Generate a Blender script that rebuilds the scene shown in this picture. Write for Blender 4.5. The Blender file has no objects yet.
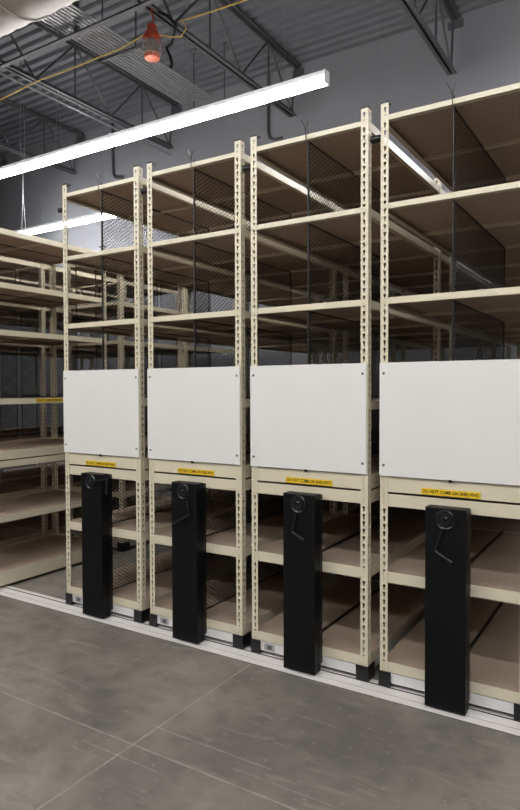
import bpy, bmesh, math, random
from mathutils import Vector, Matrix
random.seed(7)
C = bpy.context.scene.collection
sc = bpy.context.scene

# ------------------------------------------------------------------ materials
def srgb(r, g, b):
    f = lambda c: (c/255/12.92) if c/255 <= .04045 else ((c/255+.055)/1.055)**2.4
    return (f(r), f(g), f(b), 1)

def mat(name, col, rough=.5, metal=0, noise=0, nscale=20, bump=0, bscale=200, spec=.5, aniso=None):
    m = bpy.data.materials.new(name); m.use_nodes = True
    nt = m.node_tree; b = nt.nodes['Principled BSDF']
    b.inputs['Base Color'].default_value = col
    b.inputs['Roughness'].default_value = rough
    b.inputs['Metallic'].default_value = metal
    b.inputs['Specular IOR Level'].default_value = spec
    tc = nt.nodes.new('ShaderNodeTexCoord')
    if noise:
        mp = nt.nodes.new('ShaderNodeMapping')
        if aniso: mp.inputs['Scale'].default_value = aniso
        nt.links.new(tc.outputs['Object'], mp.inputs['Vector'])
        n = nt.nodes.new('ShaderNodeTexNoise'); n.inputs['Scale'].default_value = nscale; n.inputs['Detail'].default_value = 5
        nt.links.new(mp.outputs['Vector'], n.inputs['Vector'])
        r = nt.nodes.new('ShaderNodeMapRange')
        r.inputs['From Min'].default_value = .3; r.inputs['From Max'].default_value = .7
        r.inputs['To Min'].default_value = 1-noise; r.inputs['To Max'].default_value = 1+noise
        nt.links.new(n.outputs['Fac'], r.inputs['Value'])
        mx = nt.nodes.new('ShaderNodeMix'); mx.data_type = 'RGBA'; mx.blend_type = 'MULTIPLY'
        mx.inputs['Factor'].default_value = 1
        mx.inputs['A'].default_value = col
        nt.links.new(r.outputs['Result'], mx.inputs['B'])
        nt.links.new(mx.outputs['Result'], b.inputs['Base Color'])
    if bump:
        n = nt.nodes.new('ShaderNodeTexNoise'); n.inputs['Scale'].default_value = bscale
        nt.links.new(tc.outputs['Object'], n.inputs['Vector'])
        bp = nt.nodes.new('ShaderNodeBump'); bp.inputs['Strength'].default_value = bump; bp.inputs['Distance'].default_value = .002
        nt.links.new(n.outputs['Fac'], bp.inputs['Height']); nt.links.new(bp.outputs['Normal'], b.inputs['Normal'])
    return m

def emit(name, col, s):
    m = bpy.data.materials.new(name); m.use_nodes = True
    b = m.node_tree.nodes['Principled BSDF']
    b.inputs['Base Color'].default_value = (.8, .8, .8, 1)
    b.inputs['Emission Color'].default_value = col; b.inputs['Emission Strength'].default_value = s
    return m

M = {}
M['beige'] = mat('putty_beige_powder_coat', srgb(216, 208, 184), .34, 0, .03, 6, .05, 400)
M['board'] = mat('particle_board', srgb(170, 152, 134), .75, 0, .10, 60, .1, 300)
M['white'] = mat('white_panel_laminate', srgb(228, 227, 225), .45, 0, .012, 3)
M['black'] = mat('black_powder_coat', srgb(13, 14, 17), .45, 0, .05, 8, .1, 500, .22)
M['blackp'] = mat('black_plastic', srgb(15, 16, 19), .35)
M['mesh'] = mat('black_expanded_metal', srgb(24, 24, 26), .45)
M['knob'] = mat('dark_grey_crank_plastic', srgb(24, 25, 28), .28)
M['alu'] = mat('brushed_aluminium_rail', srgb(236, 232, 230), .45, 0, .06, 12, 0, 200, .5, (1, 12, 12))
M['base'] = mat('white_painted_base_channel', srgb(222, 220, 220), .4, 0, .05, 10)
M['groove'] = mat('dark_groove_rubber', srgb(28, 28, 30), .6)
M['yellow'] = mat('yellow_label_vinyl', srgb(238, 200, 30), .5)
M['ink'] = mat('black_ink', srgb(25, 22, 15), .6)
M['plate'] = mat('grey_data_plate', srgb(165, 166, 170), .4, .3)
M['plate2'] = mat('dark_grey_print', srgb(84, 86, 92), .5)
M['steel'] = mat('zinc_screw', srgb(130, 130, 128), .3, .9)
M['joist'] = mat('grey_primer_steel', srgb(66, 67, 72), .55, 0, .08, 8)
M['deck'] = mat('painted_steel_deck', srgb(92, 95, 102), .55, 0, .08, 3)
M['duct'] = mat('galvanised_duct', srgb(140, 139, 137), .6, 0, .06, 6)
M['conduit'] = mat('galvanised_conduit', srgb(150, 152, 156), .35, .6)
M['pipe'] = mat('dark_pipe', srgb(58, 60, 64), .5)
M['wire'] = mat('hanger_wire', srgb(120, 122, 126), .4, .5)
M['housing'] = mat('white_fixture_housing', srgb(205, 208, 214), .4)
M['red'] = mat('orange_red_lamp_plastic', srgb(190, 74, 52), .4)
M['pink'] = mat('pale_red_lens', srgb(226, 130, 110), .3)
M['cage'] = mat('wire_guard_steel', srgb(170, 165, 160), .35, .5)
M['cord'] = mat('yellow_cord_rubber', srgb(196, 168, 84), .5)
M['wall'] = mat('grey_painted_wall', srgb(112, 114, 120), .85, 0, .04, 1.2)
M['lens'] = emit('led_lens', (1, .975, .95, 1), 74)

def floor_mat():
    m = bpy.data.materials.new('polished_concrete'); m.use_nodes = True
    nt = m.node_tree; N = nt.nodes; L = nt.links; b = N['Principled BSDF']
    tc = N.new('ShaderNodeTexCoord')
    def noise(s, d=6, dist=0, sc_=(1, 1, 1), rz=0):
        mp = N.new('ShaderNodeMapping'); mp.inputs['Scale'].default_value = sc_; mp.inputs['Rotation'].default_value[2] = rz
        L.new(tc.outputs['Object'], mp.inputs['Vector'])
        n = N.new('ShaderNodeTexNoise'); n.inputs['Scale'].default_value = s; n.inputs['Detail'].default_value = d
        n.inputs['Distortion'].default_value = dist
        L.new(mp.outputs['Vector'], n.inputs['Vector']); return n.outputs['Fac']
    def rng(v, a, b_, c, d):
        r = N.new('ShaderNodeMapRange'); L.new(v, r.inputs['Value'])
        for k, x in zip(('From Min', 'From Max', 'To Min', 'To Max'), (a, b_, c, d)): r.inputs[k].default_value = x
        return r.outputs['Result']
    def mth(op, a, b_=None, clamp=False):
        n = N.new('ShaderNodeMath'); n.operation = op; n.use_clamp = clamp
        for i, v in enumerate((a, b_)):
            if v is None: continue
            if isinstance(v, (int, float)): n.inputs[i].default_value = v
            else: L.new(v, n.inputs[i])
        return n.outputs[0]
    def mix(f, a, b_):
        n = N.new('ShaderNodeMix'); n.data_type = 'RGBA'
        if isinstance(f, (int, float)): n.inputs['Factor'].default_value = f
        else: L.new(f, n.inputs['Factor'])
        for k, v in (('A', a), ('B', b_)):
            if isinstance(v, tuple): n.inputs[k].default_value = v
            else: L.new(v, n.inputs[k])
        return n.outputs['Result']
    base = mix(rng(noise(1.1, 7, .5), .35, .65, 0, 1), srgb(112, 108, 102), srgb(150, 146, 137))
    base = mix(rng(noise(9, 10, .1), .45, .75, 0, .5), base, srgb(90, 88, 85))       # darker mottling
    base = mix(rng(noise(26, 4), .62, .72, 0, .35), base, srgb(166, 162, 150))      # fine flecks
    base = mix(rng(noise(2.2, 6, 1.5, (1, 5, 1), .6), .60, .68, 0, .35), base, srgb(160, 155, 142))  # swept scuffs
    base = mix(rng(noise(1.6, 5, 1.0, (1, 6, 1), -.9), .62, .69, 0, .3), base, srgb(168, 163, 150))
    sx = N.new('ShaderNodeSeparateXYZ'); L.new(tc.outputs['Object'], sx.inputs[0])
    X, Y = sx.outputs[0], sx.outputs[1]
    wob = mth('MULTIPLY', mth('SUBTRACT', noise(9, 3), .5), .006)
    fade = rng(noise(14, 3), .3, .62, .25, .85)
    def line(coord, c, w, lo=None, hi=None, other=None, s=1):
        d = mth('ABSOLUTE', mth('SUBTRACT', mth('ADD', coord, wob), c))
        v = mth('MULTIPLY', rng(d, w*.4, w, 1, 0), fade)
        if lo is not None:
            v = mth('MULTIPLY', v, mth('MULTIPLY', mth('GREATER_THAN', other, lo), mth('LESS_THAN', other, hi)))
        return mth('MULTIPLY', v, s)
    lc = srgb(172, 168, 160)
    for a in (line(X, -1.979, .007), line(Y, -1.113, .0065), line(X, 2.4, .007), line(Y, -5.5, .007), line(X, -6.4, .007),
              line(Y, -.945, .007, -2.03, -1.35, X, .7), line(Y, -1.21, .005, -2.2, -1.75, X, .7), line(Y, -1.02, .004, -1.5, -1.0, X, .6)):
        base = mix(a, base, lc)
    # worn chips of pale dust
    base = mix(rng(noise(60, 2), .74, .76, 0, .7), base, srgb(200, 196, 184))
    L.new(base, b.inputs['Base Color'])
    L.new(rng(noise(5, 6), .3, .7, .36, .6), b.inputs['Roughness'])
    bp = N.new('ShaderNodeBump'); bp.inputs['Strength'].default_value = .15; bp.inputs['Distance'].default_value = .003
    L.new(noise(45, 6), bp.inputs['Height']); L.new(bp.outputs['Normal'], b.inputs['Normal'])
    return m
M['floor'] = floor_mat()

# ------------------------------------------------------------------ mesh helpers
def box(bm, x0, x1, y0, y1, z0, z1):
    v = [bm.verts.new(p) for p in ((x0,y0,z0),(x1,y0,z0),(x1,y1,z0),(x0,y1,z0),(x0,y0,z1),(x1,y0,z1),(x1,y1,z1),(x0,y1,z1))]
    for f in ((3,2,1,0),(4,5,6,7),(0,1,5,4),(1,2,6,5),(2,3,7,6),(3,0,4,7)): bm.faces.new([v[i] for i in f])

def bar(bm, a, b, r, n=8, ry=None):
    a, b = Vector(a), Vector(b); d = (b-a).normalized()
    u = d.orthogonal().normalized()
    if abs(d.z) < .9: u = Vector((0, 0, 1)).cross(d).normalized()
    w = d.cross(u); ry = ry or r
    R = [[bm.verts.new(p + u*r*math.cos(t) + w*ry*math.sin(t)) for t in [2*math.pi*(i+.5)/n for i in range(n)]] for p in (a, b)]
    for i in range(n): bm.faces.new((R[0][i], R[0][(i+1) % n], R[1][(i+1) % n], R[1][i]))
    bm.faces.new(R[0][::-1]); bm.faces.new(R[1])

def tube(bm, pts, r, n=8):
    P = [Vector(p) for p in pts]; R = []
    up = None
    for i, p in enumerate(P):
        d = ((P[i+1]-p) if i < len(P)-1 else (p-P[i-1])).normalized()
        if 0 < i < len(P)-1: d = ((P[i+1]-p).normalized() + (p-P[i-1]).normalized()).normalized()
        up = (d.orthogonal() if up is None else (up - d*up.dot(d))).normalized()
        w = d.cross(up)
        R.append([bm.verts.new(p + up*r*math.cos(t) + w*r*math.sin(t)) for t in [2*math.pi*k/n for k in range(n)]])
    for a, b in zip(R, R[1:]):
        for k in range(n): bm.faces.new((a[k], a[(k+1) % n], b[(k+1) % n], b[k]))
    bm.faces.new(R[0][::-1]); bm.faces.new(R[-1])

def lathe(bm, prof, c, axis='z', n=24):
    c = Vector(c); R = []
    for r, h in prof:
        ring = []
        for k in range(n):
            t = 2*math.pi*k/n; a, b = r*math.cos(t), r*math.sin(t)
            p = {'z': (a, b, h), 'y': (a, h, b), 'x': (h, a, b)}[axis]
            ring.append(bm.verts.new(c + Vector(p)))
        R.append(ring)
    for a, b in zip(R, R[1:]):
        for k in range(n): bm.faces.new((a[k], a[(k+1) % n], b[(k+1) % n], b[k]))
    bm.faces.new(R[0][::-1]); bm.faces.new(R[-1])

def done(name, bm, m, parent=None, bevel=0, smooth=False, solid=0):
    bmesh.ops.recalc_face_normals(bm, faces=bm.faces[:])
    me = bpy.data.meshes.new(name); bm.to_mesh(me); bm.free()
    me.materials.append(M[m])
    if smooth:
        for p in me.polygons: p.use_smooth = True
        try: me.set_sharp_from_angle(angle=.7)
        except Exception: pass
    o = bpy.data.objects.new(name, me); C.objects.link(o); o.parent = parent
    if bevel:
        b = o.modifiers.new('bevel', 'BEVEL'); b.width = bevel; b.segments = 2; b.limit_method = 'ANGLE'
    if solid:
        s = o.modifiers.new('solid', 'SOLIDIFY'); s.thickness = solid
    return o

def bx(name, m, parent, *b, bevel=0):
    bm = bmesh.new(); box(bm, *b); return done(name, bm, m, parent, bevel)

def tag(o, label, cat, group=None, kind=None):
    if label: o['label'] = label
    if cat: o['category'] = cat
    if group: o['group'] = group
    if kind: o['kind'] = kind
    return o

def thing(name, label, cat, loc=(0, 0, 0), group=None):
    o = bpy.data.objects.new(name, None); o.empty_display_size = .1; C.objects.link(o); o.location = loc
    return tag(o, label, cat, group)

def again(src, parent, loc, name=None):            # copy of a part (and its own sub-parts) that shares the mesh
    c = src.copy(); C.objects.link(c); c.parent = parent; c.location = loc
    for ch in list(src.children):
        again(ch, c, ch.location)
    return c

def copy_tree(src):
    c = src.copy(); C.objects.link(c)
    for ch in list(src.children): again(ch, c, ch.location)
    return c

def lettering(name, txt, size, parent, m='ink', loc=(0, 0, 0), rot=(math.pi/2, 0, 0), width=None):
    cu = bpy.data.curves.new(name, 'FONT'); cu.body = txt; cu.size = size; cu.align_x = 'CENTER'; cu.align_y = 'CENTER'
    cu.extrude = .0003; cu.offset = size*.022
    t = bpy.data.objects.new(name+'_src', cu); C.objects.link(t)
    bpy.context.view_layer.update()
    dg = bpy.context.evaluated_depsgraph_get()
    me = bpy.data.meshes.new_from_object(t.evaluated_get(dg)); me.name = name
    bpy.data.objects.remove(t); bpy.data.curves.remove(cu)
    if width:
        xs = [v.co.x for v in me.vertices]; k = width/(max(xs)-min(xs))
        for v in me.vertices: v.co.x *= k
    me.materials.clear(); me.materials.append(M[m])
    o = bpy.data.objects.new(name, me); C.objects.link(o); o.parent = parent; o.location = loc; o.rotation_euler = rot
    return o

# ------------------------------------------------------------------ slotted angle post
PW = .042                       # flange width
def post_mesh(bm, H, sx, sy, z0=.02, pitch=.0406):
    """angle section standing at the corner; front flange along +sx, side flange along +sy; keyhole slots punched in both"""
    def flange(P):             # P(a, z) -> point
        n = int((H-z0)/pitch); rest = H - z0 - n*pitch
        bs = [z0+rest/2+i*pitch for i in range(n+1)]
        def quad(a0, a1, zA, zB):
            bm.faces.new([bm.verts.new(P(a0, zA)), bm.verts.new(P(a1, zA)), bm.verts.new(P(a1, zB)), bm.verts.new(P(a0, zB))])
        quad(0, PW, z0, bs[0]); quad(0, PW, bs[-1], H)
        c = PW*.54
        for i in range(n):
            zb, zt = bs[i], bs[i+1]; zm = (zb+zt)/2
            # keyhole outline, wide on top, tapering below
            hole = [(a*1.15, b*1.12) for a, b in [(0, -.0125), (.0028, -.0115), (.0034, -.003), (.0062, .003), (.0066, .0085), (.0035, .0125), (-.0035, .0125), (-.0066, .0085), (-.0062, .003), (-.0034, -.003), (-.0028, -.0115)]]
            hv = [bm.verts.new(P(c+a, zm+z)) for a, z in hole]
            bl, br, tr, tl = [bm.verts.new(P(a, z)) for a, z in ((0, zb), (PW, zb), (PW, zt), (0, zt))]
            bm.faces.new((bl, br, hv[1], hv[0], hv[10]))
            bm.faces.new((br, tr, hv[4], hv[3], hv[2], hv[1]))
            bm.faces.new((tr, tl, hv[6], hv[5]))
            bm.faces.new((tr, hv[5], hv[4]))
            bm.faces.new((tl, bl, hv[10], hv[9], hv[8], hv[7]))
            bm.faces.new((tl, hv[7], hv[6]))
    flange(lambda a, z: (sx*a, 0, z))
    flange(lambda a, z: (0, sy*a, z))

def make_post(H, sx, sy, parent, loc):
    bm = bmesh.new(); post_mesh(bm, H, sx, sy)
    o = done('post', bm, 'beige', parent, solid=.0018); o.location = loc
    o.modifiers['solid'].offset = 0
    bm = bmesh.new()
    x0, x1 = sorted((-.002*sx, sx*(PW+.001))); y0, y1 = sorted((-.002*sy, sy*(PW+.001)))
    box(bm, x0, x1, y0, y1, H-.004, H+.008)
    done('post_cap', bm, 'blackp', o, .002)
    return o

def mesh_divider(bm, y0, y1, z0, z1):
    """diamond expanded metal in the plane x=0 with a plain edge rod all round"""
    r = .0017; sl = .7; dz = .026
    def strand(ya, za, yb, zb):
        if abs(yb-ya) < 1e-4: return
        d = Vector((0, yb-ya, zb-za)).normalized(); n = Vector((0, -d.z, d.y))
        ps = []
        for (y, z) in ((ya, za), (yb, zb)):
            c = Vector((0, y, z)); ps.append([bm.verts.new(c+n*r+Vector((r*.6,0,0))), bm.verts.new(c-n*r+Vector((r*.6,0,0))), bm.verts.new(c+Vector((-r*.8,0,0)))])
        a, b = ps
        for i in range(3): bm.faces.new((a[i], a[(i+1) % 3], b[(i+1) % 3], b[i]))
    for s in (1, -1):
        H, W = z1-z0, y1-y0
        k = 0
        while True:
            c = k*dz - (sl*W if s > 0 else 0)        # line z = z0 + c + s*sl*(y-y0)
            k += 1
            if c > H + (0 if s > 0 else sl*W): break
            ya, yb = 0.0, W
            za, zb = c, c + s*sl*W
            # clip to 0..H
            def cl(y, z, z_t): return (y + (z_t-z)/(s*sl), z_t)
            pa, pb = (ya, za), (yb, zb)
            if s > 0:
                if pa[1] < 0: pa = cl(*pa, 0)
                if pb[1] > H: pb = cl(*pb, H)
            else:
                if pa[1] > H: pa = cl(*pa, H)
                if pb[1] < 0: pb = cl(*pb, 0)
            if pb[0]-pa[0] > .004: strand(y0+pa[0], z0+pa[1], y0+pb[0], z0+pb[1])
    e = .0035
    for b in ((-e, e, y0-e, y0+e, z0, z1), (-e, e, y1-e, y1+e, z0, z1), (-e, e, y0, y1, z0-e, z0+e), (-e, e, y0, y1, z1-e, z1+e)): box(bm, *b)

# ------------------------------------------------------------------ the carriage
W = .745          # outer width across the front
TOP = 3.095
def carriage(label, x, levels, frames, group, front=False, handle=None, mesh_levels=(), lower_mesh=True, top=TOP, seed=0, gap=None, tops_skip=()):
    """levels: list of (z_top, beam_height); frames: y of the upright frames (front face of the posts)"""
    root = thing('shelving_carriage', label, 'shelving unit', (x, 0, 0), group)
    # posts at every frame, flanges turned into the bay they bound
    protos = {}
    nb = len(frames)-1
    for i, y in enumerate(frames):
        sy = 1 if i < nb else -1
        for sx, px in ((1, 0), (-1, W)):
            key = (sx, sy)
            if key in protos: again(protos[key], root, (px, y, 0))
            else: protos[key] = make_post(top, sx, sy, root, (px, y, 0))
    # shelves
    pr = {}
    def part(name, key, m, boxes, loc, bevel=0):
        k = (name,)+key
        if k in pr: return again(pr[k], root, loc)
        bm = bmesh.new()
        for b in boxes: box(bm, *b)
        o = done(name, bm, m, root, bevel); o.location = loc; pr[k] = o; return o
    for li, (z, h) in enumerate(levels):
        for i, y in enumerate(frames):
            if i in (gap or ()) : pass
            # beam across at each frame: L section with a lip
            yy = y + (.003 if i < nb else -.003)
            s = 1 if i < nb else -1
            ys = sorted((0, s*.002)); yl = sorted((0, s*.03)); 
            bxs = [(0, W-.006, ys[0], ys[1], -h, 0), (0, W-.006, yl[0], yl[1], -h, -h+.002)]
            part('front_beam' if i == 0 else 'cross_beam', (h, s), 'beige', bxs, (.003, yy, z))
        for i in range(nb):
            if gap and i in gap: continue
            L = frames[i+1]-frames[i]
            for sx, px in ((1, .003), (-1, W-.003)):
                xs = sorted((0, sx*.002)); xl = sorted((0, sx*.028)); 
                hh = max(h, .045)
                part('side_beam', (hh, sx, round(L, 3)), 'beige', [(xs[0], xs[1], 0, L-.012, -hh, -.001), (xl[0], xl[1], 0, L-.012, -hh, -hh+.002)], (px, frames[i]+.006, z))
            part('shelf_board', (round(L, 3),), 'board', [(0, W-.014, 0, L-.018, -.016, 0)], (.007, frames[i]+.009, z-.002), .001)
            part('tie_bar', (), 'beige', [(0, W-.014, 0, .025, -.018, 0)], (.007, frames[i]+L/2, z-.018))
    # mesh dividers standing between one shelf and the next
    for (zi, i) in mesh_levels:
        z0 = levels[zi+1][0]+.006; z1 = levels[zi][0]-levels[zi][1]-.006
        L = frames[i+1]-frames[i]
        k = ('mesh', round(z1-z0, 3), round(L, 3))
        if k in pr: again(pr[k], root, (W/2, frames[i]+.03, z0))
        else:
            bm = bmesh.new(); mesh_divider(bm, 0, L-.06, 0, z1-z0)
            o = done('mesh_divider', bm, 'mesh', root); o.location = (W/2, frames[i]+.03, z0); pr[k] = o
    if front and not lower_mesh:
        for li in (5, 6, 7):
            bm = bmesh.new(); box(bm, W/2-.006, W/2+.006, .03, frames[1]-.03, 0, .012)
            done('divider_channel', bm, 'mesh', root).location = (0, 0, levels[li][0]-.002)
    # base channel, feet, wheels
    bm = bmesh.new()
    yE = frames[-1]
    y00 = frames[0]
    box(bm, .05, W-.05, y00+.004, y00+.03, .03, .084); box(bm, .012, .05, y00+.02, yE-.01, .03, .082); box(bm, W-.05, W-.012, y00+.02, yE-.01, .03, .082)
    done('base_channel', bm, 'base', root)
    for y in frames:
        for px in (0, 1):
            bm = bmesh.new()
            s = 1 if y < yE else -1
            y0, y1 = sorted((y-.008*s, y-.004*s)); 
            if px == 0:
                box(bm, -.006, .062, y0, y1, .006, .09); ya, yb = sorted((y-.006*s, y+.09*s)); box(bm, -.006, -.002, ya, yb, .006, .09)
            else:
                box(bm, W-.066, W+.006, y0, y1, .006, .09); ya, yb = sorted((y-.006*s, y+.09*s)); box(bm, W+.002, W+.006, ya, yb, .006, .09)
            ya, yb = sorted((y-.006*s, y+.06*s)); xa = -.004 if px == 0 else W-.05
            box(bm, xa, xa+.054, ya, yb, .005, .012)
            f = done('foot_bracket', bm, 'blackp', root)
    for y in (frames[0]+.09, yE-.2):
        for px in (.09, W-.09):
            bm = bmesh.new(); lathe(bm, [(.036, -.012), (.042, -.010), (.042, .010), (.036, .012)], (px, y, .0475), 'x', 16)
            done('wheel', bm, 'steel', root)
    if front:
        # left bumper at the top
        bm = bmesh.new(); lathe(bm, [(.014, -.066), (.019, -.062), (.019, -.012), (.012, -.004), (.008, .002)], (0, .022, 2.925), 'x', 16)
        done('bumper', bm, 'blackp', root, smooth=True)
        # white display panel
        p = bx('display_panel', 'white', root, -.001, W-.004, -.012, -.004, 1.138, 1.736, bevel=.001)
        p['label'] = 'blank white panel screwed to the posts'
        for px in (.022, W-.026):
            for z in (1.195, 1.68):
                bm = bmesh.new(); lathe(bm, [(.0075, 0), (.0075, -.002), (.004, -.005), (.001, -.0055)], (px, -.012, z), 'y', 12)
                done('screw', bm, 'steel', p)
        # small clip holding the panel's lower edge
        bm = bmesh.new(); box(bm, W/2-.008, W/2+.008, -.014, -.0035, 1.128, 1.141); done('clip', bm, 'blackp', p)
        # warning label on the upper of the two deep beams
        lx = {0: .215, 1: .245, 2: .237, 3: .222}[seed]
        y = bx('warning_label', 'yellow', root, lx, lx+.295, -.0012, .0028, 1.057, 1.088); y['label'] = 'yellow warning strip with black capitals'
        lettering('lettering', 'DO NOT CLIMB ON SHELVING', .0235, y, loc=(lx+.1475, -.0016, 1.0725), width=.28)
        # drive column
        cx = .2735; cw = .2
        bm = bmesh.new()
        box(bm, cx, cx+cw, -.098, -.024, .012, 1.012)
        col = done('drive_column', bm, 'black', root, .003); col['label'] = 'black drive housing standing in front of the shelves'
        bm = bmesh.new(); box(bm, cx+.003, cx+cw-.003, -.026, .004, .05, 1.005); done('back_cover', bm, 'blackp', col)
        hx, hz, yF = cx+.1, .957, -.098
        bm = bmesh.new(); lathe(bm, [(.048, 0), (.049, -.008), (.044, -.012), (.038, -.008), (.034, -.008), (.03, -.016), (.01, -.018)], (hx, yF, hz), 'y', 32)
        wh = done('crank_wheel', bm, 'knob', col, smooth=True)
        bm = bmesh.new(); lathe(bm, [(.012, -.012), (.012, -.026), (.009, -.029), (.002, -.03)], (hx+.008, yF, hz+.008), 'y', 16)
        done('hub_cap', bm, 'blackp', wh, smooth=True)
        a, b, c_, d = handle
        g = lambda q, y: (hx+q[0], y, hz+q[1])
        bm = bmesh.new()
        tube(bm, [g(a, -.112), g(((a[0]+b[0])/2*1.0, (a[1]+b[1])/2), -.114), g(b, -.118), g(((b[0]*.9+c_[0]*.1), (b[1]*.9+c_[1]*.1)), -.122), g(c_, -.126)], .0062, 10)
        h_ = done('crank_arm', bm, 'knob', wh, smooth=True)
        bm = bmesh.new(); bar(bm, g((b[0]*.78+c_[0]*.22, b[1]*.78+c_[1]*.22), -.123), g((c_[0]*1.0, c_[1]), -.127), .0085, 12)
        gr = done('crank_grip', bm, 'knob', wh, .002, smooth=True)
        # data plate
        d_ = seed < 3 and bx('data_plate', 'plate', root, .085, .155, .0015, .005, .038, .077)
        if d_: bx('plate_print', 'plate2', d_, .105, .137, .0008, .0016, .045, .07)
        # tie wires twisted over the top beam where the mesh hangs
        bm = bmesh.new()
        tube(bm, [(W/2-.03, -.002, TOP+.02), (W/2-.008, -.004, TOP-.02), (W/2, -.004, TOP-.06), (W/2+.001, -.006, TOP-.1)], .0022, 6)
        tube(bm, [(W/2+.018, -.004, TOP+.005), (W/2+.006, -.004, TOP-.02), (W/2+.001, -.004, TOP-.05)], .0022, 6)
        done('tie_wire', bm, 'mesh', root)
        bm = bmesh.new(); bar(bm, (W/2, .024, 1.2), (W/2, .024, TOP-.04), .005, 8); done('hanger_rod', bm, 'mesh', root)
    return root

LV = [(3.03, .028), (2.572, .03), (2.079, .034), (1.53, .034), (1.133, .082), (1.042, .068), (.626, .06), (.142, .056)]
FR = [0, 1.31, 2.62, 3.93]
def ml(*pairs): return pairs
allm = [(z, 0) for z in (0, 1, 2, 3, 5, 6)]; upm = [(z, 0) for z in (0, 1, 2, 3)]
G = 'tall beige mobile shelving carriages'
carriage('beige mobile shelving carriage beside the open aisle, its crank arm reaching right with grip down', -3.696, LV, FR, G, True, ((.05, .008), (.175, .036), (.178, -.07), None), allm, seed=0)
carriage('beige mobile shelving carriage whose crank grip kicks left, second from the open aisle', -2.873, LV, FR, G, True, ((.033, -.05), (.057, -.138), (-.063, -.2), None), allm, seed=1)
carriage('beige mobile shelving carriage third from the open aisle, next to the nearest one', -2.055, LV, FR, G, True, ((-.01, -.05), (-.03, -.155), (.05, -.192), None), upm, seed=2, lower_mesh=False)
carriage('nearest and largest beige mobile shelving carriage, cut by the right edge of the picture', -1.239, LV, FR, G, True, ((-.014, -.05), (-.044, -.153), (.04, -.2), None), upm, seed=3, lower_mesh=False)

# the rows across the aisle, seen from the side through the gap
LR = [(2.886, .03), (2.458, .03), (2.08, .034), (1.526, .034), (1.106, .07), (1.03, .055), (.589, .055), (.135, .052)]
LR0 = LR[:-1] + [(.14, .115)]
G2 = 'shelving runs beyond the aisle'
r0 = carriage('beige shelving run facing the aisle, yellow strip on its beam, left of white panels', -4.42-W, LR0, [-.25, 1.13], G2, top=2.94, mesh_levels=[(z, 0) for z in (0, 1, 2)])
y = bx('warning_label', 'yellow', r0, W-.004, W+.0005, .32, .6, 1.496, 1.522); y['label'] = 'yellow warning strip with black capitals'
lettering('lettering', 'DO NOT CLIMB ON SHELVING', .02, y, loc=(W+.0008, .46, 1.509), rot=(math.pi/2, 0, math.pi/2), width=.26)
r1 = carriage('beige shelving run standing behind the aisle run, seen between its posts deeper in the room', -4.42-W, LR, [1.32, 2.31, 3.31], G2, top=2.94, mesh_levels=[(z, i) for z in (0, 1, 2, 3) for i in (0, 1)])
for k, lab in enumerate(('second shelving row behind the one that faces the aisle, seen dimly through its shelves',
                         'third shelving row back from the aisle, its slotted posts showing dark through two rows')):
    carriage(lab, -5.34-W-k*.87, LR, [-.25, 1.13, 2.31, 3.31], G2, top=2.94, mesh_levels=[(z, i) for z in (0, 1, 2, 3) for i in (0, 1, 2)])

# ------------------------------------------------------------------ room shell
def struct(name, m, *b):
    return tag(bx(name, m, None, *b), None, None, kind='structure')
XL, XR, YB, YF, H = -13, 5, 4.42, -12, 5.97
struct('floor', 'floor', XL, XR, YF, YB, -.1, 0)
struct('wall_back', 'wall', XL, XR, YB, YB+.2, -.1, H+.3)
struct('wall_left', 'wall', XL-.2, XL, YF, YB+.2, -.1, H+.3)
struct('wall_right', 'wall', XR, XR+.2, YF, YB+.2, -.1, H+.3)
struct('wall_front', 'wall', XL-.2, XR+.2, YF-.2, YF, -.1, H+.3)
# corrugated deck: ribs run along x
bm = bmesh.new(); prof = []; y = YF
while y < YB:
    prof += [(y, H), (y+.07, H), (y+.09, H+.045), (y+.135, H+.045)]; y += .1525
prof = [p for p in prof if p[0] < YB] + [(YB, H)]
a = [bm.verts.new((XL, p, z)) for p, z in prof]; b = [bm.verts.new((XR, p, z)) for p, z in prof]
for i in range(len(prof)-1): bm.faces.new((a[i], a[i+1], b[i+1], b[i]))
tag(done('ceiling', bm, 'deck', solid=.003), None, None, kind='structure')

# ------------------------------------------------------------------ roof joists
def joist(x, label):
    root = thing('roof_joist', label, 'roof joist', (x, YB, H), 'open web roof joists')
    y0, y1 = -3.0, -.14
    y0 -= YB
    zt, zb = -.03, 5.262-H
    for nm, z, ya, yb in (('top_chord', zt, y0, 0), ('bottom_chord', zb, y0, y1)):
        bm = bmesh.new()
        for s in (-1, 1):
            xs = sorted((s*.008, s*.055)); box(bm, xs[0], xs[1], ya, yb, z-.006, z+.006) if nm == 'top_chord' else box(bm, xs[0], xs[1], ya, yb, z-.03, z-.022)
            xs = sorted((s*.008, s*.015)); box(bm, xs[0], xs[1], ya, yb, z-.03, z+.03)
        done(nm, bm, 'joist', root)
    # webs: repeating diagonal, vertical, diagonal
    y = y1-.03; P = 1.22; k = 0
    bm = bmesh.new(); bar(bm, (0, y1-.04, zb), (0, -.1, zt), .014); done('web_rod', bm, 'joist', root)
    while y-P > y0:
        for (ya, za, yb, zb_) in ((y, zb, y-P/2, zt), (y-P/2, zt, y-P, zb), (y-P/2, zt, y-P/2, zb)):
            bm = bmesh.new(); bar(bm, (0, ya, za), (0, yb, zb_), .014, 6); done('web_rod', bm, 'joist', root)
        y -= P
    bm = bmesh.new(); box(bm, -.09, .09, -.012, 0, zt-.12, zt-.03); done('wall_seat', bm, 'joist', root)
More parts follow.
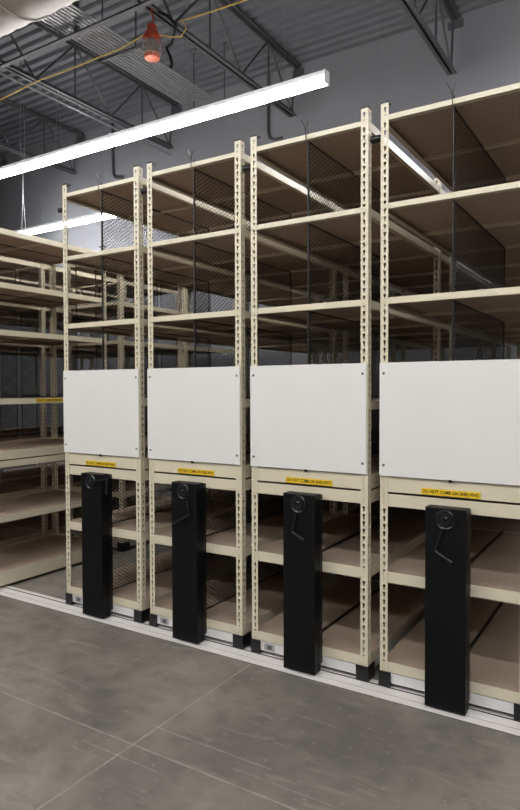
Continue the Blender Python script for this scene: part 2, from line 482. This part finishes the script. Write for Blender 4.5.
for x, l in ((-2.04, 'open web grey roof joist at upper right, its pointed end hanging over the nearest carriage'),
             (-4.14, 'open web grey roof joist that carries the red caged lamp'),
             (-6.25, 'open web grey roof joist just left of the bank of parallel conduits'),
             (-8.34, 'open web grey roof joist at far left, second of them from the left edge'),
             (-10.43, 'leftmost open web roof joist, only its wall end showing behind the long light')):
    joist(x, l)
# bridging angle crossing under the conduits, with its hanger
t = thing('bridging_angle', 'dark steel angle crossing below the bank of conduits at upper left', 'brace', (-4.9, 1.2, 5.09))
bm = bmesh.new(); box(bm, -5.5, 3.2, -.025, .025, -.004, .004); box(bm, -5.5, 3.2, .02, .026, 0, .05); done('angle', bm, 'joist', t)
bm = bmesh.new(); box(bm, -.03, .03, .026, .05, 0, H-5.095); done('hanger', bm, 'joist', t)

# bank of parallel conduits
t = thing('conduit_bank', 'bank of slim parallel conduits running under the roof deck at upper left', 'conduit', (-5.0, 1.2, 5.2))
src = None
for i in range(10):
    if src is None:
        bm = bmesh.new(); tube(bm, [(0, -4, 0), (0, -.25, 0), (0, 1.95, 0)], .0105, 8); src = done('conduit', bm, 'conduit', t, smooth=True); src.location = (-.1, 0, 0)
    else: again(src, t, (-.1+i*.047, 0, 0))
for y in (-1.5, .6, 2.2):
    bx('strap', 'joist', t, -.15, .36, y, y+.03, -.034, -.014); 
    for x in (-.145, .34): bx('drop_rod', 'joist', t, x, x+.012, y+.009, y+.021, -.034, H-5.205)
def run(name, label, cat, m, pts, r, n=8, group=None):
    bm = bmesh.new(); tube(bm, pts, r, n); return tag(done(name, bm, m, smooth=True), label, cat, group)
run('conduit', 'pale thin conduit clipped along the roof joist at upper left', 'conduit', 'conduit', [(-6.38, -2, 5.21), (-6.38, 4.3, 5.21), (-6.38, 4.42, 5.21)], .012)
run('conduit', 'pale conduit running crosswise high under the deck above the red lamp', 'conduit', 'conduit', [(-4.9, 2.2, 5.9), (-2.1, 2.2, 5.9)], .012)
run('pipe_drop', 'dark pipe dropping down the grey wall and hooking right, nearer the red lamp', 'pipe', 'pipe', [(-4.6, 4.396, 5.95), (-4.6, 4.396, 5.16), (-4.57, 4.396, 5.08), (-4.5, 4.396, 5.045), (-4.38, 4.396, 5.04)], .022, 10)
run('pipe_drop', 'dark pipe dropping down the grey wall and hooking right, above the carriage beside the aisle', 'pipe', 'pipe', [(-7.59, 4.396, 5.95), (-7.58, 4.396, 5.14), (-7.55, 4.396, 5.07), (-7.47, 4.396, 5.04), (-7.36, 4.396, 5.03)], .022, 10)

# ------------------------------------------------------------------ round duct
R = .42
bm = bmesh.new()
n = 40; steps = 90; rings = []
x0, x1 = -9.0, -1.5
for i in range(steps*2+1):
    x = x0+(x1-x0)*i/(steps*2)
    rr = R + (.006 if i % 4 == 0 else 0)
    rings.append([bm.verts.new((x+.06*math.sin(2*math.pi*k/n), rr*math.cos(2*math.pi*k/n), rr*math.sin(2*math.pi*k/n))) for k in range(n)])
for a, b in zip(rings, rings[1:]):
    for k in range(n): bm.faces.new((a[k], a[(k+1) % n], b[(k+1) % n], b[k]))
bm.faces.new(rings[0]); bm.faces.new(rings[-1])
d = done('air_duct', bm, 'duct', smooth=True); d.location = (0, -.2, 4.75)
for x in (-6.5, -4.0, -2.5):
    for yy in (-.43, .43):
        bm = bmesh.new(); box(bm, x, x+.025, yy-.002, yy+.002, 0, 5.97-4.755); done('duct_strap', bm, 'duct', d)
    bm = bmesh.new(); tube(bm, [(x+.0125, .43*math.cos(math.pi*k/12), -.43*math.sin(math.pi*k/12)) for k in range(13)], .008, 6); done('duct_strap', bm, 'duct', d)
tag(d, 'large pale round ventilation duct with ribbed seams at the upper left corner', 'duct')

# ------------------------------------------------------------------ linear lights
def strip(label, x0, x1, y, z, hang, vee=True, name_group='long linear ceiling lights'):
    t = thing('linear_light', label, 'ceiling light', (x0, y, z), name_group)
    L = x1-x0
    bm = bmesh.new(); box(bm, 0, L, -.035, .035, .062, .105); done('housing', bm, 'housing', t, .004)
    bm = bmesh.new(); box(bm, .006, L-.006, -.04, .04, 0, .062); done('diffuser', bm, 'lens', t, .012)
    for x, s in ((.0, -1), (L, 1)):
        xs = sorted((x-s*.006, x+s*.003)); bx('end_cap', 'housing', t, xs[0], xs[1], -.042, .042, -.002, .107)
    for hx in hang:
        bm = bmesh.new()
        top = H - z
        if vee:
            tube(bm, [(hx-x0-.06, 0, .105), (hx-x0, 0, .75), (hx-x0, 0, top)], .0028, 6)
            tube(bm, [(hx-x0+.06, 0, .105), (hx-x0, 0, .75)], .0028, 6)
        else: tube(bm, [(hx-x0, 0, .105), (hx-x0, 0, top)], .0025, 6)
        done('hanger_wire', bm, 'wire', t)
    return t
strip('long bright linear light crossing above the carriages, its end over the third carriage', -4.76, -2.32, 1.57, 4.108, (-2.72, -3.77), False)
strip('long bright linear light continuing to the left edge above the aisle', -7.2, -4.765, 1.57, 4.108, (-5.575, -6.9))
strip('farther linear light glowing behind the top of the carriage beside the aisle', -9.156, -6.716, 3.6, 4.13, (-8.45, -7.0))
strip('linear light farther along the back wall behind the shelving tops', -1.5, .94, 3.6, 4.13, (-1.1, .5), False)
for k, (xa, yy) in enumerate(((-7.2, -3), (-4.3, -3), (-1.4, -3), (1.5, -3), (-7, -6), (-3, -6), (1, -6))):
    strip('linear light hanging over the open floor in front of the shelving, behind the viewer', xa, xa+2.44, yy, 4.3, (xa+.4, xa+2.0), False, 'lights behind the viewer')

# ------------------------------------------------------------------ red caged lamp and its cord
lx, ly = -4.126, 1.47
t = thing('caged_work_lamp', 'orange red caged work lamp hanging from a roof joist', 'lamp', (lx, ly, 4.9))
bm = bmesh.new(); lathe(bm, [(.02, .19), (.045, .18), (.05, .12), (.075, .1), (.085, .05), (.08, .035), (.02, .03)], (0, 0, 0), 'z', 20); done('lamp_hood', bm, 'red', t, smooth=True)
bm = bmesh.new(); lathe(bm, [(.02, .04), (.055, .035), (.06, -.04), (.05, -.09), (.02, -.12)], (0, 0, 0), 'z', 16); done('lens', bm, 'cage', t, smooth=True)
bm = bmesh.new(); lathe(bm, [(.07, -.08), (.078, -.1), (.07, -.135), (.03, -.15)], (0, 0, 0), 'z', 16); done('lamp_base', bm, 'pink', t, smooth=True)
bm = bmesh.new()
for k in range(8):
    a = 2*math.pi*k/8; c_, s_ = math.cos(a), math.sin(a)
    tube(bm, [(.08*c_, .08*s_, .04), (.088*c_, .088*s_, 0), (.088*c_, .088*s_, -.07), (.075*c_, .075*s_, -.12)], .0045, 6)
for z, r in ((-.0, .088), (-.05, .089), (-.095, .084)):
    tube(bm, [(r*math.cos(2*math.pi*i/16), r*math.sin(2*math.pi*i/16), z) for i in range(17)], .0045, 6)
done('wire_guard', bm, 'cage', t)
bm = bmesh.new(); tube(bm, [(0, 0, .18), (.02, 0, .24), (.0, 0, .3), (0, 0, .36)], .009, 8); done('hook', bm, 'red', t)
run('power_cord', 'yellow power cord slung between the roof joists and the red lamp', 'cord', 'cord',
    [(-8.34, 1.3, 5.2), (-7.4, 1.4, 5.0), (-6.443, 1.47, 4.94), (-6.0, 1.47, 4.97), (-5.745, 1.47, 4.985), (-5.4, 1.47, 4.975), (-5.042, 1.47, 4.975), (-4.546, 1.47, 4.98), (-4.3, 1.47, 5.01), (-4.15, 1.47, 5.04),
     (-4.025, 1.47, 4.96), (-3.879, 1.47, 4.9), (-3.77, 1.47, 4.87), (-3.71, 1.47, 4.92), (-3.72, 1.47, 4.98), (-3.79, 1.47, 5.015), (-3.6, 1.47, 5.0), (-3.38, 1.47, 4.985), (-3.0, 1.47, 4.97), (-2.6, 1.47, 5.02), (-2.04, 1.47, 5.2)], .007)
run('black_cable', 'short black cable dangling beside the red lamp', 'cable', 'blackp', [(-4.09, 1.53, 5.225), (-3.96, 1.53, 5.14), (-3.87, 1.53, 5.02), (-3.93, 1.53, 4.88), (-4.0, 1.53, 4.86), (-3.95, 1.53, 4.76), (-3.93, 1.53, 4.69), (-3.95, 1.53, 4.65)], .016)
run('hanging_wire', 'pale thin wire hanging down the grey wall between the two pointed joists', 'wire', 'wire', [(-2.69, 3.62, 5.96), (-2.69, 3.62, 2.9)], .003, 6)
bm = bmesh.new()
for dx, s in ((0, 1), (.05, -1)):
    tube(bm, [(-6.9+dx+s*.02*math.sin(k*.9), 2.1, 5.9-k*.2) for k in range(14)], .004, 6)
tag(done('loose_cable', bm, 'wire'), 'pale loose cable pair hanging from the roof down behind the aisle light', 'cable')

# ------------------------------------------------------------------ floor rail
t = thing('floor_rail', 'pale aluminium floor rail running along the front of all the carriages', 'rail', (-4, 0, 0))
bm = bmesh.new(); box(bm, -6, 7, -.13, .05, 0, .002); done('rail_bed', bm, 'groove', t)
bm = bmesh.new(); box(bm, -6, 7, -.128, -.073, 0, .0042); done('rail_ramp', bm, 'alu', t, .001)
bm = bmesh.new(); box(bm, -6, 7, -.067, -.004, 0, .0052); done('rail_plate', bm, 'alu', t, .001)
bm = bmesh.new(); box(bm, -6, 7, .014, .048, 0, .0052); done('rail_lip', bm, 'alu', t, .001)

# ------------------------------------------------------------------ world, camera, view
w = bpy.data.worlds.new('world'); sc.world = w; w.use_nodes = True
w.node_tree.nodes['Background'].inputs[0].default_value = (.5, .55, .65, 1); w.node_tree.nodes['Background'].inputs[1].default_value = .02

yaw, pit, rol = math.radians(32.10), math.radians(1.469), math.radians(.176)
Rr = Vector((math.cos(yaw), math.sin(yaw), 0)); F0 = Vector((-math.sin(yaw), math.cos(yaw), 0)); U0 = Vector((0, 0, 1))
F = F0*math.cos(pit) - U0*math.sin(pit); U = U0*math.cos(pit) + F0*math.sin(pit)
CX = Rr*math.cos(rol) - U*math.sin(rol); CY = Rr*math.sin(rol) + U*math.cos(rol)
cam = bpy.data.cameras.new('camera'); co = bpy.data.objects.new('camera', cam); C.objects.link(co)
m = Matrix((CX, CY, -F)).transposed().to_4x4(); m.translation = (0, -3.18, 1.6)
co.matrix_world = m
cam.sensor_fit = 'HORIZONTAL'; cam.sensor_width = 36; cam.lens = 631.0/520*36; cam.clip_end = 60; cam.clip_start = .05
sc.camera = co
sc.view_settings.view_transform = 'Standard'; sc.view_settings.look = 'None'; sc.view_settings.gamma = 1
sc.view_settings.use_curve_mapping = False; sc.view_settings.exposure = .17
